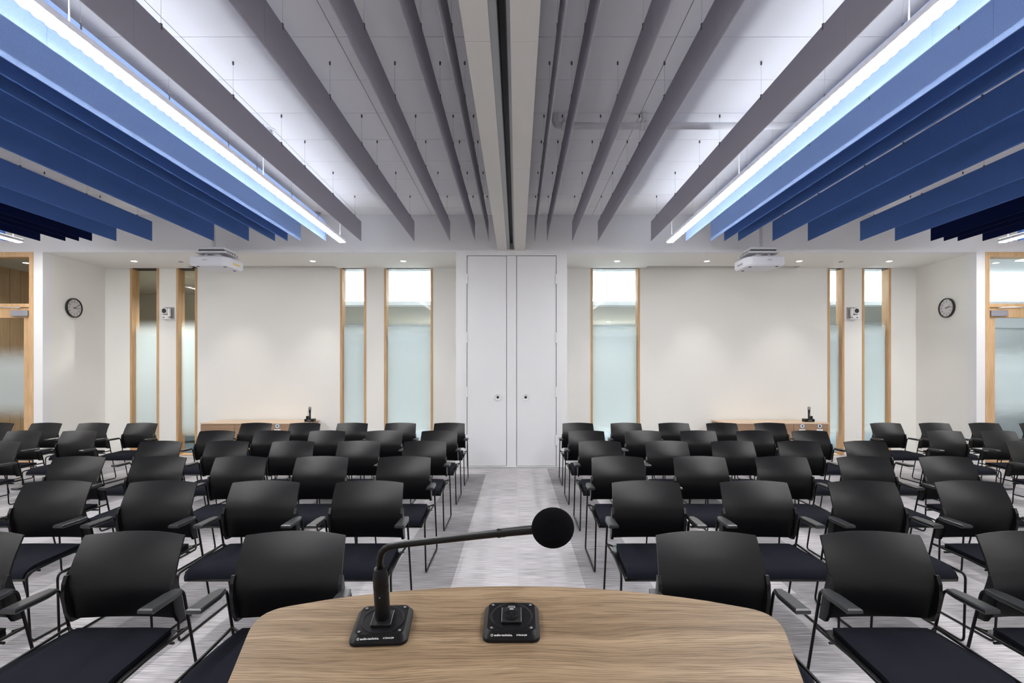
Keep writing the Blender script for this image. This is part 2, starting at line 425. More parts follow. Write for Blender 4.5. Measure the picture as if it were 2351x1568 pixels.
for n, (a, b, hx, side) in enumerate(((pL, pm0, PX(1143, YA), -1), (pm1, pR, PX(1207, YA), 1))):
    d = group_empty('door_%d' % (n + 3), ((a+b)/2, YA, 0))
    MB().box(a + .004 - d.location.x, b - .004 - d.location.x, 0, .05, .024, FZ - .042, .003).build('door_panel', 'door_white', d)
    hz = PZ(912, YA); ox = hx - d.location.x
    MB().lathe([(.058, -.001), (.061, -.010), (.056, -.015), (.050, -.014), (.043, -.003), (.034, -.002), (.031, -.010), (.024, -.011)], (ox, 0, hz), 'y', 28).build('flush_pull', 'door_white', d, 40)
    MB().lathe([(.022, -.001), (.022, -.0115), (.015, -.012)], (ox, 0, hz), 'y', 20).build('keyhole', 'black', d, 40)
    ex = (a if side < 0 else b) - d.location.x
    for py in (640, 775, 900, 1010):
        z = PZ(py, YA); MB().box(ex - .014, ex + .014, -.015, -.001, z - .085, z + .085, .003).build('hinge', 'door_white', d)
# movable-partition track in the middle of the ceiling
tr = group_empty('trim_5')
BZ = 3.60
ysg = [YA, 7.4, 5.35, 3.3, 1.25, RY0]
for x0, x1 in ((-.322, -.166), (-.040, .131)):
    for a, b in zip(ysg, ysg[1:]): sbox('beam_panel', 'beam', x0, x1, b + .0015, a - .0015, BZ, CZ + .008, parent=tr)
for x0, x1 in ((-.166, -.112), (-.064, -.040)): sbox('track_flange', 'track_metal', x0, x1, RY0, YA, BZ + .03, BZ + .3, parent=tr)
sbox('track_channel', 'track_dark', -.112, -.064, RY0, YA, BZ + .12, BZ + .3, parent=tr)
sbox('track_lip', 'track_dark', -.116, -.110, RY0, YA, BZ + .018, BZ + .12, parent=tr)
sbox('track_lip', 'track_dark', -.068, -.062, RY0, YA, BZ + .018, BZ + .12, parent=tr)

# oak doors left and right
def oak_door(idx, xo, sgn):
    d = group_empty('door_%d' % idx, (xo, YA, 0))
    def X(u): return sgn * u                                   # u grows away from the room's middle
    W = 1.12
    MB().box(X(0), X(.065), -.012, .16, 0, SZ).build('jamb', 'oak_door', d)
    MB().box(X(W - .065), X(W), -.012, .16, 0, SZ).build('jamb', 'oak_door', d)
    MB().box(X(.065), X(W - .065), -.012, .16, PZ(590, YA), SZ).build('head', 'oak_door', d)
    MB().box(X(.065), X(W - .065), .0, .13, PZ(705, YA), PZ(697, YA)).build('transom_bar', 'oak_door', d)
    MB().box(X(.065), X(W - .065), .06, .07, PZ(697, YA), PZ(590, YA)).build('transom_pane', 'glass_clear', d)
    MB().box(X(.065), X(.085), .02, .13, 0, PZ(590, YA)).build('stop', 'oak_door', d)
    zt = PZ(706, YA); leaf0, leaf1 = .072, W - .07
    MB().box(X(leaf0), X(leaf0 + .115), .03, .075, .01, zt).build('door_stile', 'oak_door', d)
    MB().box(X(leaf1 - .115), X(leaf1), .03, .075, .01, zt).build('door_stile', 'oak_door', d)
    MB().box(X(leaf0 + .115), X(leaf1 - .115), .03, .075, PZ(729, YA), zt).build('door_rail', 'oak_door', d)
    MB().box(X(leaf0 + .115), X(leaf1 - .115), .03, .075, .01, .2).build('door_rail', 'oak_door', d)
    MB().box(X(leaf0 + .115), X(leaf1 - .115), .048, .056, .2, PZ(729, YA)).build('pane', 'glass_door', d)
    cl = MB().box(X(.078), X(.36), -.03, .03, PZ(726, YA), PZ(713, YA), .006).build('door_closer', 'closer', d)
    m = MB(); z = PZ(707, YA)
    m.tube([(X(.20), -.02, z), (X(.42), -.10, z), (X(.60), -.01, z)], .008, 6); m.ball((X(.24), -.025, z + .004), .018, 10, 6); m.ball((X(.585), -.02, z), .016, 10, 6)
    m.build('closer_arm', 'steel', cl, 40)
    m = MB(); m.cyl((X(leaf1 - .06), .03, 1.02), (X(leaf1 - .06), -.03, 1.02), .012, 10); m.cyl((X(leaf1 - .06), -.03, 1.02), (X(leaf1 - .19), -.03, 1.02), .011, 10)
    m.build('lever_handle', 'steel', d, 40)
oak_door(1, DLX0, -1); oak_door(2, DRX0, 1)

# ------------------------------------------------------------------ the lobby behind the glass
sbox('floor_lobby', 'lobby_carpet', -12.6, 13.2, YB + .02, 16.4, -.15, -.002)
sbox('floor_lobby_left', 'lobby_carpet', -12.6, XL - .1, YA + .18, YB + .02, -.15, -.002)
sbox('floor_lobby_right', 'lobby_carpet', XR + .1, 13.2, YA + .18, YB + .02, -.15, -.002)
sbox('ceiling_lobby_left', 'lobby_beige', -12.6, -5.15, YB + .2, 13.7, SZ, SZ + .1)
sbox('ceiling_vestibule_left', 'lobby_beige', -12.6, XL - .1, YA + .18, YB + .2, SZ, SZ + .1)
sbox('wall_lobby_left', 'lobby_beige', -12.6, -5.15, 13.5, 13.7, 0, SZ)
sbox('wall_lobby_partition', 'lobby_beige', -5.15, -5.05, YB + .2, 16.2, 0, SZ + .05)
sbox('ceiling_lobby', 'lobby_wall', -5.05, 13.2, YB + .2, 11.62, SZ, SZ + .1)
sbox('ceiling_vestibule_right', 'lobby_wall', XR + .1, 13.2, YA + .18, YB + .2, SZ, SZ + .1)
sbox('wall_lobby_cove', 'lobby_wall', -5.05, 13.2, 11.5, 11.62, 3.06, SZ)
sbox('trim_6', 'lobby_wall', -5.05, 13.2, 11.36, 11.62, 3.02, 3.06)
sbox('trim_7', 'lobby_wall', -5.05, 13.2, 11.36, 11.375, 3.06, 3.10)
sbox('ceiling_lobby_low', 'lobby_beige', -5.05, 13.2, 11.62, 16.2, 3.02, 3.12)
sbox('wall_lobby_back', 'lobby_wall', -5.05, 13.2, 16.0, 16.2, 0, 3.02)
sbox('wall_lobby_right', 'lobby_wall', 13.0, 13.2, YA + .18, 16.0, 0, SZ)
sbox('wall_lobby_side', 'lobby_wall', 9.0, 13.0, 11.5, 11.62, 0, 3.02)
sbox('wall_lobby_end', 'lobby_beige', -12.8, -12.6, YA, 13.7, 0, SZ)
# wood-clad vestibule wall seen through the left door
cl = group_empty('wall_clad')
sbox('backing', 'track_dark', -9.80, -9.72, YA + .2, 13.5, 0, SZ, parent=cl)
plank = MB().box(-.03, 0, -.109, .109, .0, SZ).mesh('plank', 'plank')
for k in range(19):
    p = link('plank', plank, cl); p.location = (-9.69, YA + .32 + .226*k, 0)
strip = thing('cove_light', 'long white light strip in the lobby cove behind the tall windows', 'light', (4.0, 11.45, 3.062))
MB().box(-9, 9, -.02, .02, 0, .014).build('strip_lens', 'cove', strip)
t = thing('panel_light', 'square lobby ceiling light seen through the right door transom', 'light', (9.2, 9.36, SZ))
MB().box(-.36, .36, -.15, .15, -.012, 0).build('frame', 'fixture', t)
MB().box(-.34, .34, -.13, .13, -.016, -.012).build('diffuser', 'lobby_panel', t)
dr = group_empty('door_5', (10.55, 11.5, 0))
for x in (-.42, .36): MB().box(x, x + .06, -.03, 0, 0, 2.6).build('jamb', 'lobby_wall', dr)
MB().box(-.42, .42, -.03, 0, 2.54, 2.6).build('head', 'lobby_wall', dr)
MB().box(-.36, .36, -.012, 0, .01, 2.54).build('door_leaf', 'lobby_wall', dr)
fa = thing('fire_alarm', 'small red alarm box on the lobby wall seen through the right door', 'alarm', (11.06, 11.5, 2.1))
MB().box(-.06, .06, -.04, 0, -.08, .08, .006).build('housing', 'red', fa)
MB().box(-.04, .04, -.046, -.04, -.03, .0).build('pull_bar', 'sticker', fa)

# ------------------------------------------------------------------ linear lights
ZF0, ZF1 = 3.575, 3.625
HF = ZF0 - EYE
def linear_light(px, py, label):
    dend = HF * F / (VY - py) ; x = PX(px, dend) + .05*(1 if px < VX else -1)*0
    t = thing('linear_light', label, 'light', (x, dend, ZF0), 'suspended linear lights')
    hw = .052; sec = .612; n = 16
    L = sec * n
    MB().box(-hw, hw, -L, 0, .004, .046, .002).build('housing', 'fixture', t)
    MB().box(-hw + .01, hw - .01, -L + .01, -.01, .046, .050).build('uplight_lens', 'uplens', t)
    cell = linear_light.cell
    for s in range(n):
        for k in range(7):
            y = -(s*sec) - .006 - .0857*(k + .5)
            o = link('lens_cell', cell, t); o.location = (0, y, 0)
    for s in range(1, n):
        MB().box(-hw - .001, hw + .001, -s*sec - .003, -s*sec + .003, .0, .047).build('joint_strap', 'fixture', t)
    for yy in (8.1, 5.65, 3.2, .75):
        MB().cyl((0, yy - dend, .05), (0, yy - dend, CZ - ZF0), .005, 8).build('hanger_rod', 'fixture', t)
    return t
linear_light.cell = MB().loft([[(p[0], p[1], .004) for p in rrect(-.049, .049, -.0365, .0365, .022, 4)], [(p[0], p[1], -.006) for p in rrect(-.045, .045, -.0335, .0335, .022, 4)]]).mesh('lens_cell', 'lens')
linear_light(787, 557, 'long suspended light left of centre between grey and blue baffles')
linear_light(1537, 557, 'long suspended light right of centre between grey and blue baffles')
linear_light(48, 557, 'suspended light at the far left beyond the navy baffles')
linear_light(2297, 557, 'suspended light at the far right beyond the navy baffles')

# recessed soffit downlights
dl_mesh = {}
def downlight(x, y, z, label, power, group='recessed soffit downlights', ang=70):
    t = thing('downlight', label, 'light', (x, y, z), group)
    if not dl_mesh:
        dl_mesh['ring'] = MB().lathe([(.062, 0), (.062, -.006), (.048, -.007), (.046, -.001)], n=24).mesh('trim_ring', 'fixture', 40)
        dl_mesh['lens'] = MB().lathe([(.046, -.001), (.044, -.004)], n=24).mesh('lens', 'spot_lens')
    link('trim_ring', dl_mesh['ring'], t); link('lens', dl_mesh['lens'], t)
    if power:
        l = bpy.data.lights.new('bulb', 'SPOT'); l.energy = power; l.spot_size = math.radians(ang); l.spot_blend = .8
        l.color = (1.0, .95, .88); l.shadow_soft_size = .04
        o = link('bulb', l, t); o.location = (0, 0, -.02)
ordn = ['first', 'second', 'third', 'fourth']
for i, px in enumerate((308, 513, 718, 926)):
    d = HS_d = (SZ - EYE) * F / (VY - 599)
    downlight(PX(px, d), d, SZ, '%s recessed downlight from the left end of the left soffit' % ordn[i], SPOT_W)
for i, px in enumerate((1417, 1623, 1835, 2042)):
    d = (SZ - EYE) * F / (VY - 599)
    downlight(PX(px, d), d, SZ, '%s recessed downlight from the left end of the right soffit' % ordn[i], SPOT_W)
downlight(PX(60, 9.69), 9.69, SZ, 'downlight in the vestibule behind the left oak door', 30, 'vestibule downlights', 120)
downlight(PX(2286, 9.69), 9.69, SZ, 'downlight in the vestibule behind the right oak door', 25, 'vestibule downlights', 120)
for x, y, z, pw, lab in ((-1.9, 14.9, 3.02, 1100, 'lobby downlight behind the wide left window'), (2.55, 14.9, 3.02, 1100, 'lobby downlight behind the wide right window'),
                         (7.4, 14.2, 3.02, 950, 'added unseen lobby downlight behind the two narrow right windows'), (-6.3, 11.6, SZ, 330, 'added unseen lobby downlight behind the two narrow left windows')):
    downlight(x, y, z, lab, pw, 'lobby downlights', 150)  # the two by the narrow windows are added, unseen, to brighten the lobby
for px, lab in ((415, 'flat sprinkler cover in the left soffit beside the projector'), (1931, 'flat sprinkler cover in the right soffit above the window')):
    t = thing('sprinkler_cover', lab, 'sprinkler', (PX(px, 9.6), 9.6, SZ), 'soffit sprinkler covers')
    MB().lathe([(.04, 0), (.04, -.005), (.036, -.008)], n=20).build('cover_plate', 'grey', t, 40)

# ------------------------------------------------------------------ hanging felt baffles
DE = 8.22; BT, BB = 3.897, 3.597
joints = [8.22, 5.78, 3.34, .90, -1.54]
wires = [7.90, 6.97, 6.04, 5.44, 4.515, 3.60, 3.0]
pm = {}
def bpanel(L, m):
    if (L, m) not in pm:
        pm[(L, m)] = MB().box(-.0038, .0038, -L + .001, -.001, 0, BT - BB).mesh('felt_panel', m)
    return pm[(L, m)]
wire_m = MB().cyl((0,0,0), (0,0,CZ - BT), .0012, 5).mesh('hanger_wire', 'steel')
anch_m = MB().lathe([(.005, 0), (.008, -.004), (.008, -.026), (.004, -.032)], n=8).mesh('ceiling_anchor', 'anchor', 50)
clip_m = MB().box(-.007, .007, -.006, .006, -.03, .012).mesh('clip', 'anchor')
def baffle(px, m, label, grp):
    t = thing('ceiling_baffle', label, 'baffle', (PX(px, DE), DE, BB), grp)
    for a, b in zip(joints, joints[1:]):
        o = link('felt_panel', bpanel(round(a - b, 3), m), t); o.location = (0, a - DE, 0)
    for y in wires:
        o = link('hanger_wire', wire_m, t); o.location = (0, y - DE, BT - BB)
        q = link('ceiling_anchor', anch_m, o); q.location = (0, 0, CZ - BT)
        q = link('clip', clip_m, o)
names = ['first', 'second', 'third', 'fourth', 'fifth', 'sixth', 'seventh', 'eighth']
for side, sets in (('left', (('grey', (1121, 1090, 1033, 951, 829)), ('light_blue', (748, 690)), ('blue', (660, 631, 571, 491, 349, 267)), ('navy', (211, 181, 150, 92)))),
                   ('right', (('grey', (1228, 1256, 1314, 1373, 1495)), ('light_blue', (1575, 1632)), ('blue', (1663, 1695, 1774, 1855, 1975, 2055)), ('navy', (2137, 2167, 2199, 2256))))):
    for colr, pxs in sets:
        for i, px in enumerate(pxs):
            baffle(px, 'felt_' + colr, '%s felt ceiling baffle, %s of its colour counting out to the %s' % (colr.replace('_', ' '), names[i], side), colr.replace('_', ' ') + ' baffles ' + side + ' of the ceiling track')
baffle(12, 'felt_blue', 'blue felt baffle beyond the far left light, cut by the frame', 'outermost blue baffles')
baffle(2337, 'felt_blue', 'blue felt baffle beyond the far right light, cut by the frame', 'outermost blue baffles')

# sprinkler pipe and ceiling devices
t = thing('sprinkler_pipe', 'white ceiling pipe with elbow and clamps behind right grey baffles', 'pipe', (0, 0, 0))
pz, pd, pr = CZ - .14, 5.385, .034
path = fillet([(PX(1275, 5.40), pd + .05, CZ + .002), (PX(1275, 5.40), pd + .02, pz + .02), (PX(1275, 5.40) + .1, pd, pz), (4.9, pd, pz)], .12, 6)
MB().tube(path, pr, 14).build('pipe_run', 'pipe', t, 50)
for px in (1296, 1476):
    x = PX(px, pd)
    m = MB(); m.lathe([(pr, -.03), (pr + .013, -.028), (pr + .013, -.008), (pr + .006, -.006), (pr + .006, .006), (pr + .013, .008), (pr + .013, .028), (pr, .03)], (x, pd, pz), 'x', 14)
    m.build('coupling', 'pipe', t, 40)
    m = MB(); m.box(x - .016, x + .016, pd - .02, pd + .02, pz + pr, pz + pr + .03); m.cyl((x, pd, pz + pr), (x, pd, CZ), .006, 8)
    m.box(x - .022, x + .022, pd - pr - .016, pd - pr - .004, pz - .012, pz + .012)
    m.build('hanger', 'pipe', t)
x = PX(1478, pd); MB().lathe([(.026, 0), (.03, -.02), (.03, -.06), (.022, -.075)], (x + .012, pd + .03, CZ), n=12).build('riser', 'pipe', t, 40)
MB().lathe([(.036, 0), (.04, -.01), (.04, -.05), (.034, -.06)], (PX(1275, 5.40), pd + .05, CZ), n=14).build('flange', 'pipe', t, 40)
for (px, py, lab) in ((622, 297, 'small round ceiling sprinkler in the bright tile strip left of centre'), (728, 487, 'flat round ceiling speaker near the bulkhead left of centre')):
    d = (CZ - EYE) * F / (VY - py); r = .05 if py < 300 else .11
    t = thing('ceiling_sprinkler' if py < 300 else 'ceiling_speaker', lab, 'sprinkler' if py < 300 else 'speaker', (PX(px, d), d, CZ))
    MB().lathe([(r, 0), (r, -.006), (r*.7, -.012), (r*.4, -.012)], n=20).build('plate', 'fixture', t, 40)
    if py < 300: MB().lathe([(.012, -.012), (.012, -.04), (.024, -.042), (.024, -.046)], n=12).build('nozzle', 'steel', t, 40)
    else: MB().lathe([(r*.62, -.0121), (r*.6, -.016)], n=20).build('grille', 'grey', t)

# ------------------------------------------------------------------ projectors
def projector(cx, sgn, pole_px, side, label):
    yf = 8.27
    t = thing('projector', label, 'projector', (cx, yf, 3.23), 'ceiling projectors')
    def X(u): return sgn * u                   # +u side: towards the room's middle
    out = [(X(-.29), .0), (X(.17), .0), (X(.22), .012), (X(.262), .05), (X(.29), .12), (X(.29), .47), (X(.25), .49), (X(-.27), .49), (X(-.29), .47)]
    if sgn < 0: out = out[::-1]
    MB().loft([[(p[0]*.93, .02 + p[1]*.94, 0) for p in out], [(p[0]*.99, .002 + p[1]*.99, .022) for p in out], [(p[0], p[1], .03) for p in out],
               [(p[0], p[1], .135) for p in out], [(p[0]*.96, .01 + p[1]*.96, .148) for p in out]]).build('body', 'projector', t, 35)
    MB().box(X(-.10), X(-.03), -.003, 0, .085, .094).build('badge', 'grey', t)
    MB().box(X(.288), X(.2925), .16, .36, .05, .075).build('side_label', 'yellow' if side == 'left' else 'grey', t)
    m = MB()
    for u, v in ((-.2, .06), (.18, .42), (.2, .1)): m.lathe([(.025, .006), (.022, -.006)], (X(u), v, 0), n=12)
    m.build('foot', 'black', t)
    m = MB()
    for u, v in ((-.24, .1), (.25, .3)): m.box(X(u) - .015, X(u) + .015, v - .02, v + .02, .147, .16)
    m.build('knob', 'grey', t)
    mt = MB(); mt.box(X(-.21), X(.15), .08, .40, .155, .175); mt.box(X(-.13), X(.10), .12, .34, .175, .205); mt.build('mount_plate', 'mount', t)
    mt = MB(); mt.box(X(-.24), X(.24), .04, .46, .205, .240, .004); mt.build('mount_tray', 'mount', t)
    MB().box(X(-.20), X(.20), .07, .42, .240, .266).build('mount_gap', 'black', t)
    MB().box(X(-.20), X(.20), .06, .43, .266, .305, .004).build('mount_head', 'mount', t)
    m = MB()
    for k in range(5): m.box(X(.2395), X(.2425), .09 + .07*k, .115 + .07*k, .216, .230)
    m.build('mount_slots', 'black', t)
    px = PX(pole_px, yf + .25) - cx
    MB().cyl((px, .25, .305), (px, .25, CZ - 3.23 - .02), .026, 14).build('pole', 'mount', t, 40)
    MB().lathe([(.08, CZ - 3.23), (.08, CZ - 3.23 - .012), (.03, CZ - 3.23 - .03)], (px, .25, 0), n=18).build('ceiling_flange', 'mount', t, 40)
    c = MB().tube(fillet([(X(-.1), .1, .15), (X(-.06), .09, .19), (X(.05), .09, .175), (X(.08), .12, .15)], .03), .006, 6); c.build('cable', 'black', t, 40)
projector(PX(479, 8.27), 1, 490, 'left', 'white projector hung on a pole in front of the left soffit')
projector(PX(1758, 8.27), -1, 1747, 'right', 'white projector hung on a pole in front of the right soffit')

# ------------------------------------------------------------------ clocks
def clock(side, xw, sgn, px, py, hour, minute, label):
    d = abs(xw) * F / abs(px - VX)
    t = thing('wall_clock', label, 'clock', (xw, d, PZ(py, d)), 'round wall clocks')
    # local: disc in the y-z plane, facing +x on the left wall, -x on the right
    t.rotation_euler = (0, 0, 0 if sgn > 0 else math.pi)
    R = .172
    MB().lathe([(R - .004, 0), (R, .004), (R, .036), (R - .004, .04), (R - .018, .04), (R - .02, .020)], axis='x', n=40, caps=False).build('rim', 'black', t, 40)
    MB().lathe([(R - .015, .012), (R - .015, .024)], axis='x', n=40).build('face', 'clock_face', t)
    def pt(a, r, h=.0245):                  # clock angle measured clockwise as the viewer sees it
        return Vector((h, math.sin(a) * r, math.cos(a) * r))
    m = MB()
    for k in range(12):
        a = 2*math.pi*k/12; q, s2 = pt(a, .128), pt(a, .146)
        m.tube([q, s2], .0028, 4)
    m.build('hour_marks', 'black', t)
    tm = []
    for k in range(1, 13):
        a = 2*math.pi*k/12; p = pt(a, .108, .0246)
        mx = Matrix.Translation(p) @ Matrix(((0,0,1,0),(1,0,0,0),(0,1,0,0),(0,0,0,1)))
        text_mesh('numeral', str(k), .036, 'black', t, mx, extrude=.0003, bold=.0006)
    a = 2*math.pi*(hour + minute/60)/12
    MB().tube([pt(a + math.pi, .02, .028), pt(a, .075, .028)], [.005, .004], 4).build('hour_hand', 'black', t)
    a = 2*math.pi*minute/60
    MB().tube([pt(a + math.pi, .02, .031), pt(a, .115, .031)], [.004, .003], 4).build('minute_hand', 'black', t)
    MB().lathe([(.008, .024), (.008, .034)], axis='x', n=12).build('pin', 'black', t)
clock('left', XL, 1, 167.5, 707, 3, 10, 'black rimmed wall clock on the left alcove wall')
clock('right', XR, -1, 2176, 707, 2, 14, 'black rimmed wall clock on the right alcove wall')

# ------------------------------------------------------------------ robotic cameras on the wall strips
def ptz(px, py, sgn, label):
    d = YB; t = thing('wall_camera', label, 'camera', (PX(px, d), d, PZ(734, d)), 'small white conference cameras')
    x0 = -t.location.x
    a, b = (WX[0][1], WX[1][0]) if sgn < 0 else (WX[5][1], WX[6][0])
    MB().box(a + .004 + x0, b - .004 + x0, -.012, 0, -.006, 0).build('wall_joint', 'door_white', t)
    u = lambda v: v * (-sgn)
    t.scale = (.88, .55, .94)
    MB().box(u(-.095), u(.115), -.03, 0, .012, .25, .004).build('back_plate', 'grey', t)
    MB().box(u(-.10), u(.12), -.20, 0, .0, .014, .003).build('shelf', 'sticker', t)
    m = MB(); m.box(u(-.085), u(.055), -.19, -.05, .016, .085, .02); m.build('base', 'sticker', t, 40)
    m = MB(); m.box(u(.03), u(.075), -.16, -.06, .05, .225, .015); m.box(u(-.09), u(-.07), -.15, -.07, .05, .18, .008); m.build('yoke', 'sticker', t, 40)
    m = MB(); m.lathe([(.03, -.19), (.058, -.185), (.064, -.17), (.064, -.08), (.05, -.06)], (u(-.025), 0, .165), 'y', 24); m.build('head', 'sticker', t, 40)
    MB().lathe([(.044, -.185), (.046, -.198), (.036, -.202), (.03, -.196), (.01, -.194)], (u(-.03), 0, .168), 'y', 24).build('lens', 'black', t, 40)
    MB().box(u(-.055), u(-.02), -.193, -.189, .03, .045).build('sensor_window', 'black', t)
ptz(388, 720, -1, 'white camera on the wall strip between the two left windows')
ptz(1956, 720, 1, 'white camera on the wall strip between the two right windows')
t = thing('wall_outlet', 'white outlet plate low on the wall strip between right windows', 'outlet', P(1971, 998, YB))
MB().box(-.036, .036, -.006, 0, -.058, .058, .002).build('cover_plate', 'sticker', t)
m = MB()
for z in (-.024, .024): m.lathe([(.017, -.006), (.016, -.009)], (0, 0, z), 'y', 16)
m.build('socket', 'door_white', t)

# ------------------------------------------------------------------ credenzas with charging docks
def credenza(x0, x1, seams, signs, label):
    yf, yb, zt = 9.50, 10.14, PZ(971, 9.50)
    t = thing('credenza', label, 'cabinet', ((x0+x1)/2, yf, 0), 'low oak credenzas'); c = t.location.x
    MB().box(x0 - c, x1 - c, .022, yb - yf, .08, zt - .02).build('carcass', 'veneer', t)
    MB().box(x0 - c - .006, x1 - c + .006, -.006, yb - yf + .03, zt - .022, zt, .002).build('top', 'veneer_lit_top', t)
    MB().box(x0 - c + .03, x1 - c - .03, .06, yb - yf - .02, 0, .08).build('plinth', 'black', t)
    e = [x0] + seams + [x1]
    ds = []
    for a, b in zip(e, e[1:]):
        ds.append(MB().box(a - c + .003, b - c - .003, 0, .02, .09, zt - .028, .001).build('door', 'veneer', t))
    for px, k, kind in signs:
        x = PX(px, yf) - c; z = PZ(978, yf)
        s = MB().lathe([(.046, .0), (.046, -.002)], (x, 0, z), 'y', 28).build('sign_ring', 'grey_ring', ds[k])
        MB().lathe([(.037, -.001), (.037, -.003)], (x, 0, z), 'y', 28).build('sign_disc', 'sticker', ds[k])
        m = MB()
        if kind == 'can':
            m.prism([(x - .014, z - .02), (x + .014, z - .02), (x + .017, z + .012), (x - .017, z + .012)], -.0042, -.003, 'y')
            m.box(x - .019, x + .019, -.0042, -.003, z + .015, z + .021)
            m.build('sign_icon', 'ink_blue', ds[k])
        else:
            m.lathe([(.017, -.003), (.017, -.0042)], (x, 0, z - .009), 'y', 16)
            for dx in (-.012, .0, .012): m.box(x + dx - .004, x + dx + .004, -.0042, -.003, z + .002, z + .024)
            m.build('sign_icon', 'ink_navy', ds[k])
        MB().box(x - .055, x + .055, -.002, 0, z - .087, z - .058).build('sign_label', 'sticker', ds[k])
    return zt
zt = credenza(PX(460, 9.5), PX(700, 9.5), [PX(538, 9.5), PX(617, 9.5)], [(637, 2, 'can')], 'low oak cabinet under the left blank wall with one round sign')
credenza(PX(1665, 9.5), PX(1902, 9.5), [PX(1744, 9.5), PX(1823, 9.5)], [(1842, 2, 'can'), (1882, 2, 'hand')], 'low oak cabinet under the right blank wall with two round signs')
def dock(px, sgn, label, mlabel, blabel):
    d = 9.74; x = PX(px, d)
    t = thing('charging_dock', label, 'dock', (x, d, zt), 'microphone charging docks')
    MB().box(-.085, .085, -.06, .07, .004, .055, .008).build('base', 'satin_black', t)
    m = MB()
    for a in (-.07, .07): m.box(a - .012, a + .012, -.05, .06, 0, .006)
    m.build('foot', 'black', t)
    MB().box(-sgn*.066, -sgn*.032, -.03, .05, .0, .050, .006).build('case', 'satin_black', (b := thing('bodypack_transmitter', blabel, 'transmitter', (x, d, zt + .0555), 'bodypack transmitters')))
    MB().box(-.03, .03, -.0615, -.0595, .025, .035).build('badge', 'grey', t)
    k = thing('handheld_microphone', mlabel, 'microphone', (x + sgn*.008, d - .035, zt + .0555), 'handheld microphones')
    MB().lathe([(.017, 0), (.019, .01), (.019, .12), (.021, .15), (.022, .165)], n=16).build('grip', 'black', k, 40)
    MB().lathe([(.023, .165), (.027, .185), (.027, .205), (.018, .222), (.004, .226)], n=16).build('grille', 'mic_grille', k, 60)
    m = MB()
    for z in (.05, .085): m.box(-.008, .008, -.0205, -.018, z, z + .012)
    m.build('switch', 'grey', k)
    if sgn > 0: MB().cyl((-.055, .03, .045), (-.062, .03, .145), .0022, 6).build('antenna', 'black', b)
dock(712, 1, 'black charging dock on the right end of the left cabinet', 'handheld microphone standing in the dock on the left cabinet', 'black bodypack beside the microphone in the left charging dock')
dock(1856, -1, 'black charging dock near the right end of the right cabinet', 'handheld microphone standing in the dock on the right cabinet', 'black bodypack beside the microphone in the right charging dock')

# ------------------------------------------------------------------ chairs
def make_chair():
    t = thing('armchair', 'x', 'chair', (0,0,0), 'rows of black armchairs')
    # back shell
    prof = [(.470,-.050,.236),(.505,-.060,.237),(.545,-.071,.2365),(.590,-.080,.235),(.640,-.084,.2335),(.685,-.074,.2315),(.730,-.054,.229),(.778,-.027,.2265),(.806,-.010,.225),(.820,0.0,.2225)]
    NU = 12; front, back = [], []
    for z, y, hw in prof:
        v = (z - .47)/.35; rf, rb = [], []
        for i in range(NU + 1):
            u = -1 + 2*i/NU
            zz = z + .010*(1-u*u)*v**3 - .006*(1-u*u)*(1-v)**4
            yy = y + .016 - .034*u*u
            hx = hw
            rf.append((hx*u, yy, zz)); rb.append((hx*u*1.0, yy + .009, zz - .002))
        front.append(rf); back.append(rb)
    m = MB(); rings = [f + b[::-1] for f, b in zip(front, back)]
    m.loft(rings); m.build('backrest', 'plastic', t, 50)
    # seat cushion
    def seat_ring(y, hw, z, th, n=6):
        pts = []
        for k in range(n + 1):
            u = -1 + 2*k/n; pts.append((hw*u, y, z - .006*abs(u)**3 - .004*(1-u*u)))
        return [(-hw*.985, y, z - th)] + pts + [(hw*.985, y, z - th)]
    st = [(-.070,.195,.430,.012),(-.080,.206,.440,.024),(-.14,.214,.443,.028),(-.24,.222,.440,.028),(-.34,.229,.439,.028),(-.42,.232,.438,.03),(-.462,.231,.432,.034),(-.492,.228,.420,.036),(-.510,.224,.402,.032),(-.516,.220,.380,.012)]
    MB().loft([seat_ring(*s) for s in st]).build('seat_cushion', 'fabric', t, 60)
    st2 = [(-.062,.226,.423,.010),(-.14,.240,.423,.014),(-.30,.250,.420,.014),(-.42,.252,.417,.014),(-.48,.250,.404,.016),(-.508,.243,.382,.018),(-.514,.236,.362,.008)]
    MB().loft([seat_ring(*s) for s in st2]).build('seat_pan', 'gloss', t, 50)
    for sx in (-1, 1):
        x = sx*.267
        path = fillet([(x, -.315, .606), (x, -.098, .612), (x, .056, .0075), (x, -.515, .0075), (x - sx*.006, -.535, .405), (x - sx*.012, -.30, .418), (x - sx*.004, -.052, .425)], .035, 5)
        MB().tube(path, .0068, 7).build('side_frame', 'rod', t, 60)
        pts = [(x - .016, -.128), (x + .016, -.128), (x + .029, -.185), (x + .030, -.335), (x - .030, -.335), (x - .029, -.185)]
        ins = inset(pts, .005)
        MB().loft([[(p[0], p[1], .604) for p in ins], [(p[0], p[1], .610) for p in pts], [(p[0], p[1], .622) for p in pts], [(p[0], p[1], .627) for p in ins]]).build('armrest', 'pad', t, 30)
        b = [(-.080,.462),(-.035,.458),(-.060,.56),(-.088,.64),(-.096,.672),(-.108,.672),(-.122,.64),(-.125,.58),(-.110,.51)]
        MB().prism([(p[0], p[1]) for p in b], x - sx*.026, x - sx*.042, 'x').build('back_bracket', 'plastic', t)
        MB().tube([(x, -.055, .425), (x - sx*.04, -.075, .415)], .006, 6).build('seat_stub', 'rod', t)
    for y, z in ((-.14, .398), (-.44, .392)):
        MB().tube([(-.255, y, z), (.255, y, z)], .0065, 6).build('crossbar', 'rod', t)
    return t
proto = make_chair()
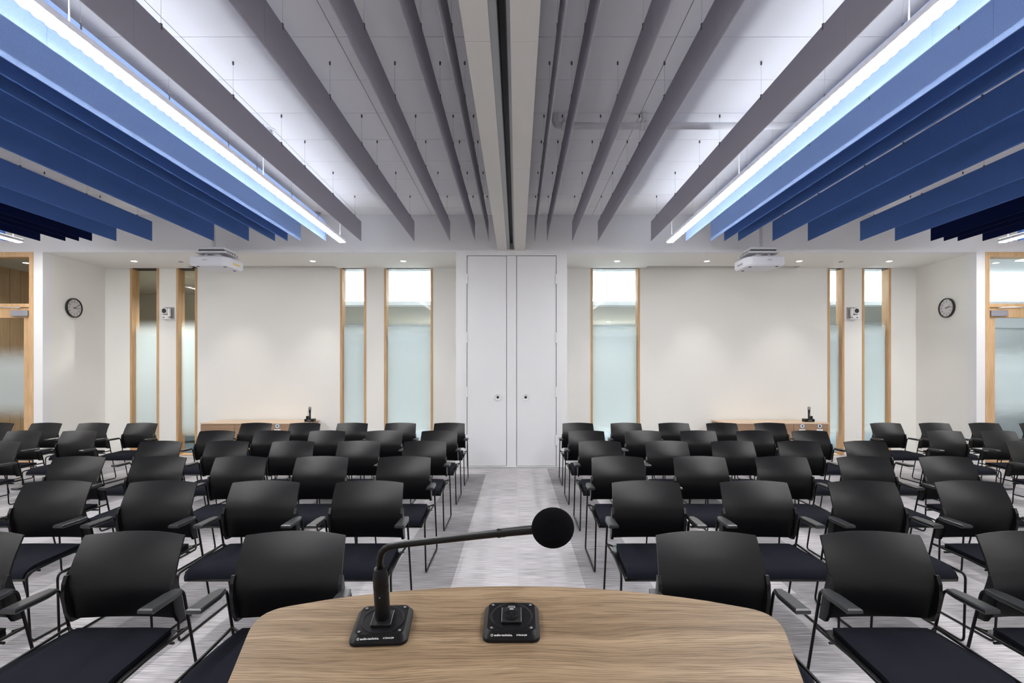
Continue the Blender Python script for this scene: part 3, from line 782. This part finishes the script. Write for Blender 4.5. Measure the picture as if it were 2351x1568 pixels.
rows = [(1226, (315.5, 682.5, -51.5), (1617.5, 1992, 2348)),
        (1107, (850.5, 614, 379.5, 139.5, -97), (1480.5, 1727, 1973, 2217, 2462)),
        (1050, (930.5, 742.5, 557, 372, 187), (1416.5, 1603, 1790, 1977.5, 2164.5)),
        (1014, (977, 826.5, 675.5, 526, 373, 5), (1376, 1528.5, 1678.5, 1830, 1982.5, 2352)),
        (990, (1009.5, 884.5, 753.5, 628, 501, 187.5, 60.5), (1345.5, 1474, 1600.5, 1728.5, 1856, 2163.5, 2286.5)),
        (972, (1032.5, 921, 810.5, 702, 591, 329, 218.5, 110, 0), (1326, 1436, 1545.5, 1655, 1765, 2030.5, 2142, 2256, 2372))]
num = ['first', 'second', 'third', 'fourth', 'fifth', 'sixth', 'seventh', 'eighth', 'ninth']
rown = ['front row nearest the lectern', 'second row', 'third row', 'fourth row', 'fifth row', 'last row by the back wall']
first = True
dh = [0.72 * F / (r[0] - VY) for r in rows]
for r, (py, L, R) in enumerate(rows):
    d = dh[r]
    for side, lst in (('left', sorted(L, reverse=True)), ('right', sorted(R))):
        for i, px in enumerate(lst):
            o = proto if first else copy_tree(proto); first = False
            o.location = (PX(px, d), d, 0)
            o['label'] = 'black armchair, %s, %s seat %s of the aisle' % (rown[r], num[i], side)
o = copy_tree(proto); o.location = (PX(437, 12.0), 12.0, 0); o.rotation_euler = (0, 0, 2.6)
o['label'] = 'black chair in the lobby seen low through the narrow left window'; o['group'] = 'lobby chairs'

# ------------------------------------------------------------------ lectern
TS = .1944; TA = math.atan(TS)
def tz(d): return 1.1975 + TS*(d - .74)
lec = thing('lectern', 'walnut lectern with a tilted bow-fronted top in the foreground', 'lectern', (0, .55, 0))
out = []
xs = [-.372 + .744*i/24 for i in range(25)]
def back_y(x): return .824 - .064*(abs(x + .006)/.372)**2.1
raw = [(-.290, .40)] + [(x, back_y(x)) for x in xs] + [(.280, .40)]
raw = [Vector((p[0], p[1], 0)) for p in raw]
# round the two far corners
cl_, cr_ = raw[1], raw[-2]
def corner(a, b, c, r, n=7):
    p, q = b + (a-b).normalized()*r, b + (c-b).normalized()*r
    return [p*(1-k/n)**2 + b*2*(k/n)*(1-k/n) + q*(k/n)**2 for k in range(n+1)]
pts = [raw[0]] + corner(raw[0], raw[1], raw[4], .042) + raw[4:-4] + corner(raw[-5], raw[-2], raw[-1], .042) + [raw[-1]]
pts = [(p.x, p.y) for p in pts][::-1]
def ring(off, ins):
    q = inset(pts, ins) if ins else pts
    return [(p[0], p[1] - .55 + off*math.sin(TA), tz(p[1]) + 0 - off*math.cos(TA)) for p in q]
MB().loft([ring(0, .0012), ring(.0012, 0), ring(.030, 0), ring(.032, .002)]).build('top', 'walnut', lec, 30)
def side_panel(x0, x1):
    m = MB(); pr = [(.44 - .55, .03), (.70 - .55, .03), (.70 - .55, tz(.70) - .034), (.44 - .55, tz(.44) - .034)]
    m.prism(pr, x0, x1, 'x'); return m
side_panel(-.24, -.215).build('side_panel', 'walnut', lec); side_panel(.215, .24).build('side_panel', 'walnut', lec)
MB().box(-.215, .215, .69 - .55, .71 - .55, .03, tz(.69) - .034).build('front_panel', 'walnut', lec)
MB().box(-.215, .215, .45 - .55, .69 - .55, .78, .80).build('shelf', 'walnut', lec)
MB().box(-.28, .28, .40 - .55, .76 - .55, 0, .03, .004).build('base', 'black', lec)

def mic_plate(px, py, rz, label):
    dd = (EYE - 1.1975 + TS*.74) / (TS + (py - VY)/F)
    t = thing('microphone_plate', label, 'microphone mount', (PX(px, dd), dd, tz(dd) + .0006), 'flush microphone plates')
    t.rotation_euler = (Matrix.Rotation(TA, 4, 'X') @ Matrix.Rotation(rz, 4, 'Z')).to_euler()
    # local: x right, y away up the slope, z normal
    base = rrect(-.038, .038, -.0385, .0355, .010, 5); topp = rrect(-.0325, .0325, -.0285, .0325, .008, 5)
    base2 = rrect(-.0375, .0375, -.038, .035, .0098, 5)
    m = MB(); m.loft([[(p[0], p[1], 0) for p in base], [(p[0], p[1], .004) for p in base], [(p[0]*.99, p[1]*.99, .0048) for p in base], [(p[0]*1.006, p[1]*1.006, .0098) for p in topp], [(p[0]*.995, p[1]*.995, .0102) for p in topp]], caps=True)
    m.build('housing', 'satin_black', t, 40)
    cy = .002
    m = MB(); n = 48; prof = [(.0298, .0101), (.0292, .0114), (.0280, .0114), (.0268, .0101)]
    rings = [[(r*math.cos(2*math.pi*k/n), cy + r*math.sin(2*math.pi*k/n), h) for k in range(n)] for r, h in prof]
    m.loft(rings, caps=False); m.build('ring', 'satin_black', t, 30)
    bx = MB().box(-.0135, .0135, cy - .0165, cy + .0155, .0101, .0135, .0008).build('connector_plate', 'black', t)
    m = MB()
    for x in (-.0132, .0132): m.box(x - .0003, x + .0003, cy - .016, cy + .014, .0133, .0139)
    m.build('connector_edge', 'grey', bx)
    for x, y in ((-.0265, -.0225), (.0265, -.0225), (-.0265, .027), (.0265, .027)):
        q = MB().lathe([(.0036, .0101), (.0036, .0107), (.0028, .0107), (.0026, .0103)], (x, y, 0), n=14).build('screw', 'black', t, 30)
        MB().lathe([(.0019, .0103), (.0017, .0109), (.0009, .0109), (.0008, .0104)], (x, y, 0), n=10).build('screw_socket', 'steel', q, 30)
    fx = Matrix.Translation((0, -.0338, .0076)) @ Matrix.Rotation(math.radians(29), 4, 'X')
    text_mesh('lettering', 'audio-technica.', .0040, 'ink_white', t, Matrix.Translation((-.0105, -.0336, .00765)) @ Matrix.Rotation(math.radians(27), 4, 'X'), extrude=.00008, bold=.00008)
    text_mesh('lettering', 'AT8646QM', .0029, 'ink_white', t, Matrix.Translation((.0135, -.0336, .00765)) @ Matrix.Rotation(math.radians(27), 4, 'X'), extrude=.00008, bold=.00005)
    m = MB(); n = 14
    m.loft([[(-.0255 + r*math.cos(2*math.pi*k/n), -.0336 + r*math.sin(2*math.pi*k/n)*.9, .00765 + .5*r*math.sin(2*math.pi*k/n)) for k in range(n)] for r in (.0017, .0013)], caps=False)
    m.tube([(-.0255, -.0347, .0071), (-.0255, -.0325, .0083)], .0002, 4)
    m.build('emblem', 'ink_white', t)
    return t, cy
t, cy = mic_plate(1174.5, 1433, 0, 'empty black microphone socket plate at the middle of the lectern')
sk = MB().lathe([(.0104, .0134), (.0104, .0142), (.0096, .0142), (.0090, .0128)], (0, cy - .0025, 0), n=28).build('socket_rim', 'satin_black', t, 40)
MB().lathe([(.0074, .0130), (.0074, .0141), (.0068, .0141)], (0, cy - .0025, 0), n=24).build('socket_insert', 'satin_black', t, 40)
m = MB()
for x, y in ((-.0038, .0008), (.0038, .0008), (0, -.0042)): m.lathe([(.0013, .0141), (.0012, .0143)], (x, cy - .0015 + y, 0), n=10)
m.build('socket_holes', 'foam', t)
m = MB(); m.box(-.0048, .0048, cy + .0095, cy + .0135, .0135, .0175, .0008); m.box(-.0028, .0028, cy + .0072, cy + .0096, .0135, .0150)
m.build('latch', 'chrome', t)
t2, cy = mic_plate(879, 1440, math.radians(3.5), 'black microphone plate at left on the lectern holding the gooseneck')
# gooseneck microphone plugged into the left plate
bpos = Vector(t2.location); nrm = Vector((0, -math.sin(TA), math.cos(TA)))
mic0 = bpos + nrm*.0137 + Vector((0, .002, 0))
g = thing('gooseneck_microphone', 'black bent gooseneck microphone with a round foam ball', 'microphone', mic0)
MT = Matrix.Rotation(TA, 4, 'X')
MB().lathe([(.0098, 0), (.0102, .002), (.0102, .040), (.0099, .041)], n=24).xf(MT).build('plug', 'satin_black', g, 40)
MB().lathe([(.0101, .041), (.0104, .043), (.0104, .050), (.0101, .051), (.0104, .052), (.0103, .058), (.0098, .064), (.0086, .070), (.0082, .0725), (.0070, .073)], n=24).xf(MT).build('sleeve', 'satin_black', g, 40)
m = MB().lathe([(.0010, -.0099), (.0009, -.0106)], (0, 0, .036), 'y', 10).xf(MT); m.build('set_screw', 'steel', g)
top = mic0 + nrm*.071
pth = [top, top + nrm*.008, P(872, 1284, .699), P(876, 1269, .697), P(884, 1260, .695), P(896, 1254.5, .692), P(914, 1251, .688), P(940, 1247.5, .681), P(1040, 1236, .649), P(1146, 1224, .612)]
MB().tube([p - mic0 for p in pth], .0045, 14).build('gooseneck', 'rod', g, 60)
pth = [P(1143, 1224.3, .613), P(1147, 1224, .612), P(1150, 1223.6, .611), P(1156, 1223, .610), P(1162, 1222, .608), P(1240, 1214.5, .584)]
MB().tube([p - mic0 for p in pth], [.0052, .0054, .0048, .0052, .0049, .0050], 14).build('capsule_tube', 'rod', g, 40)
fc = P(1269, 1211.5, .575) - mic0
ax = (P(1269, 1211.5, .575) - P(1150, 1223.6, .611)).normalized()
rot = Vector((0, 0, 1)).rotation_difference(ax).to_matrix().to_4x4()
MB().ball((0, 0, 0), .0214, 36, 24, (1, 1, 1.10)).xf(Matrix.Translation(fc) @ rot).build('foam_windscreen', 'foam', g, 180)
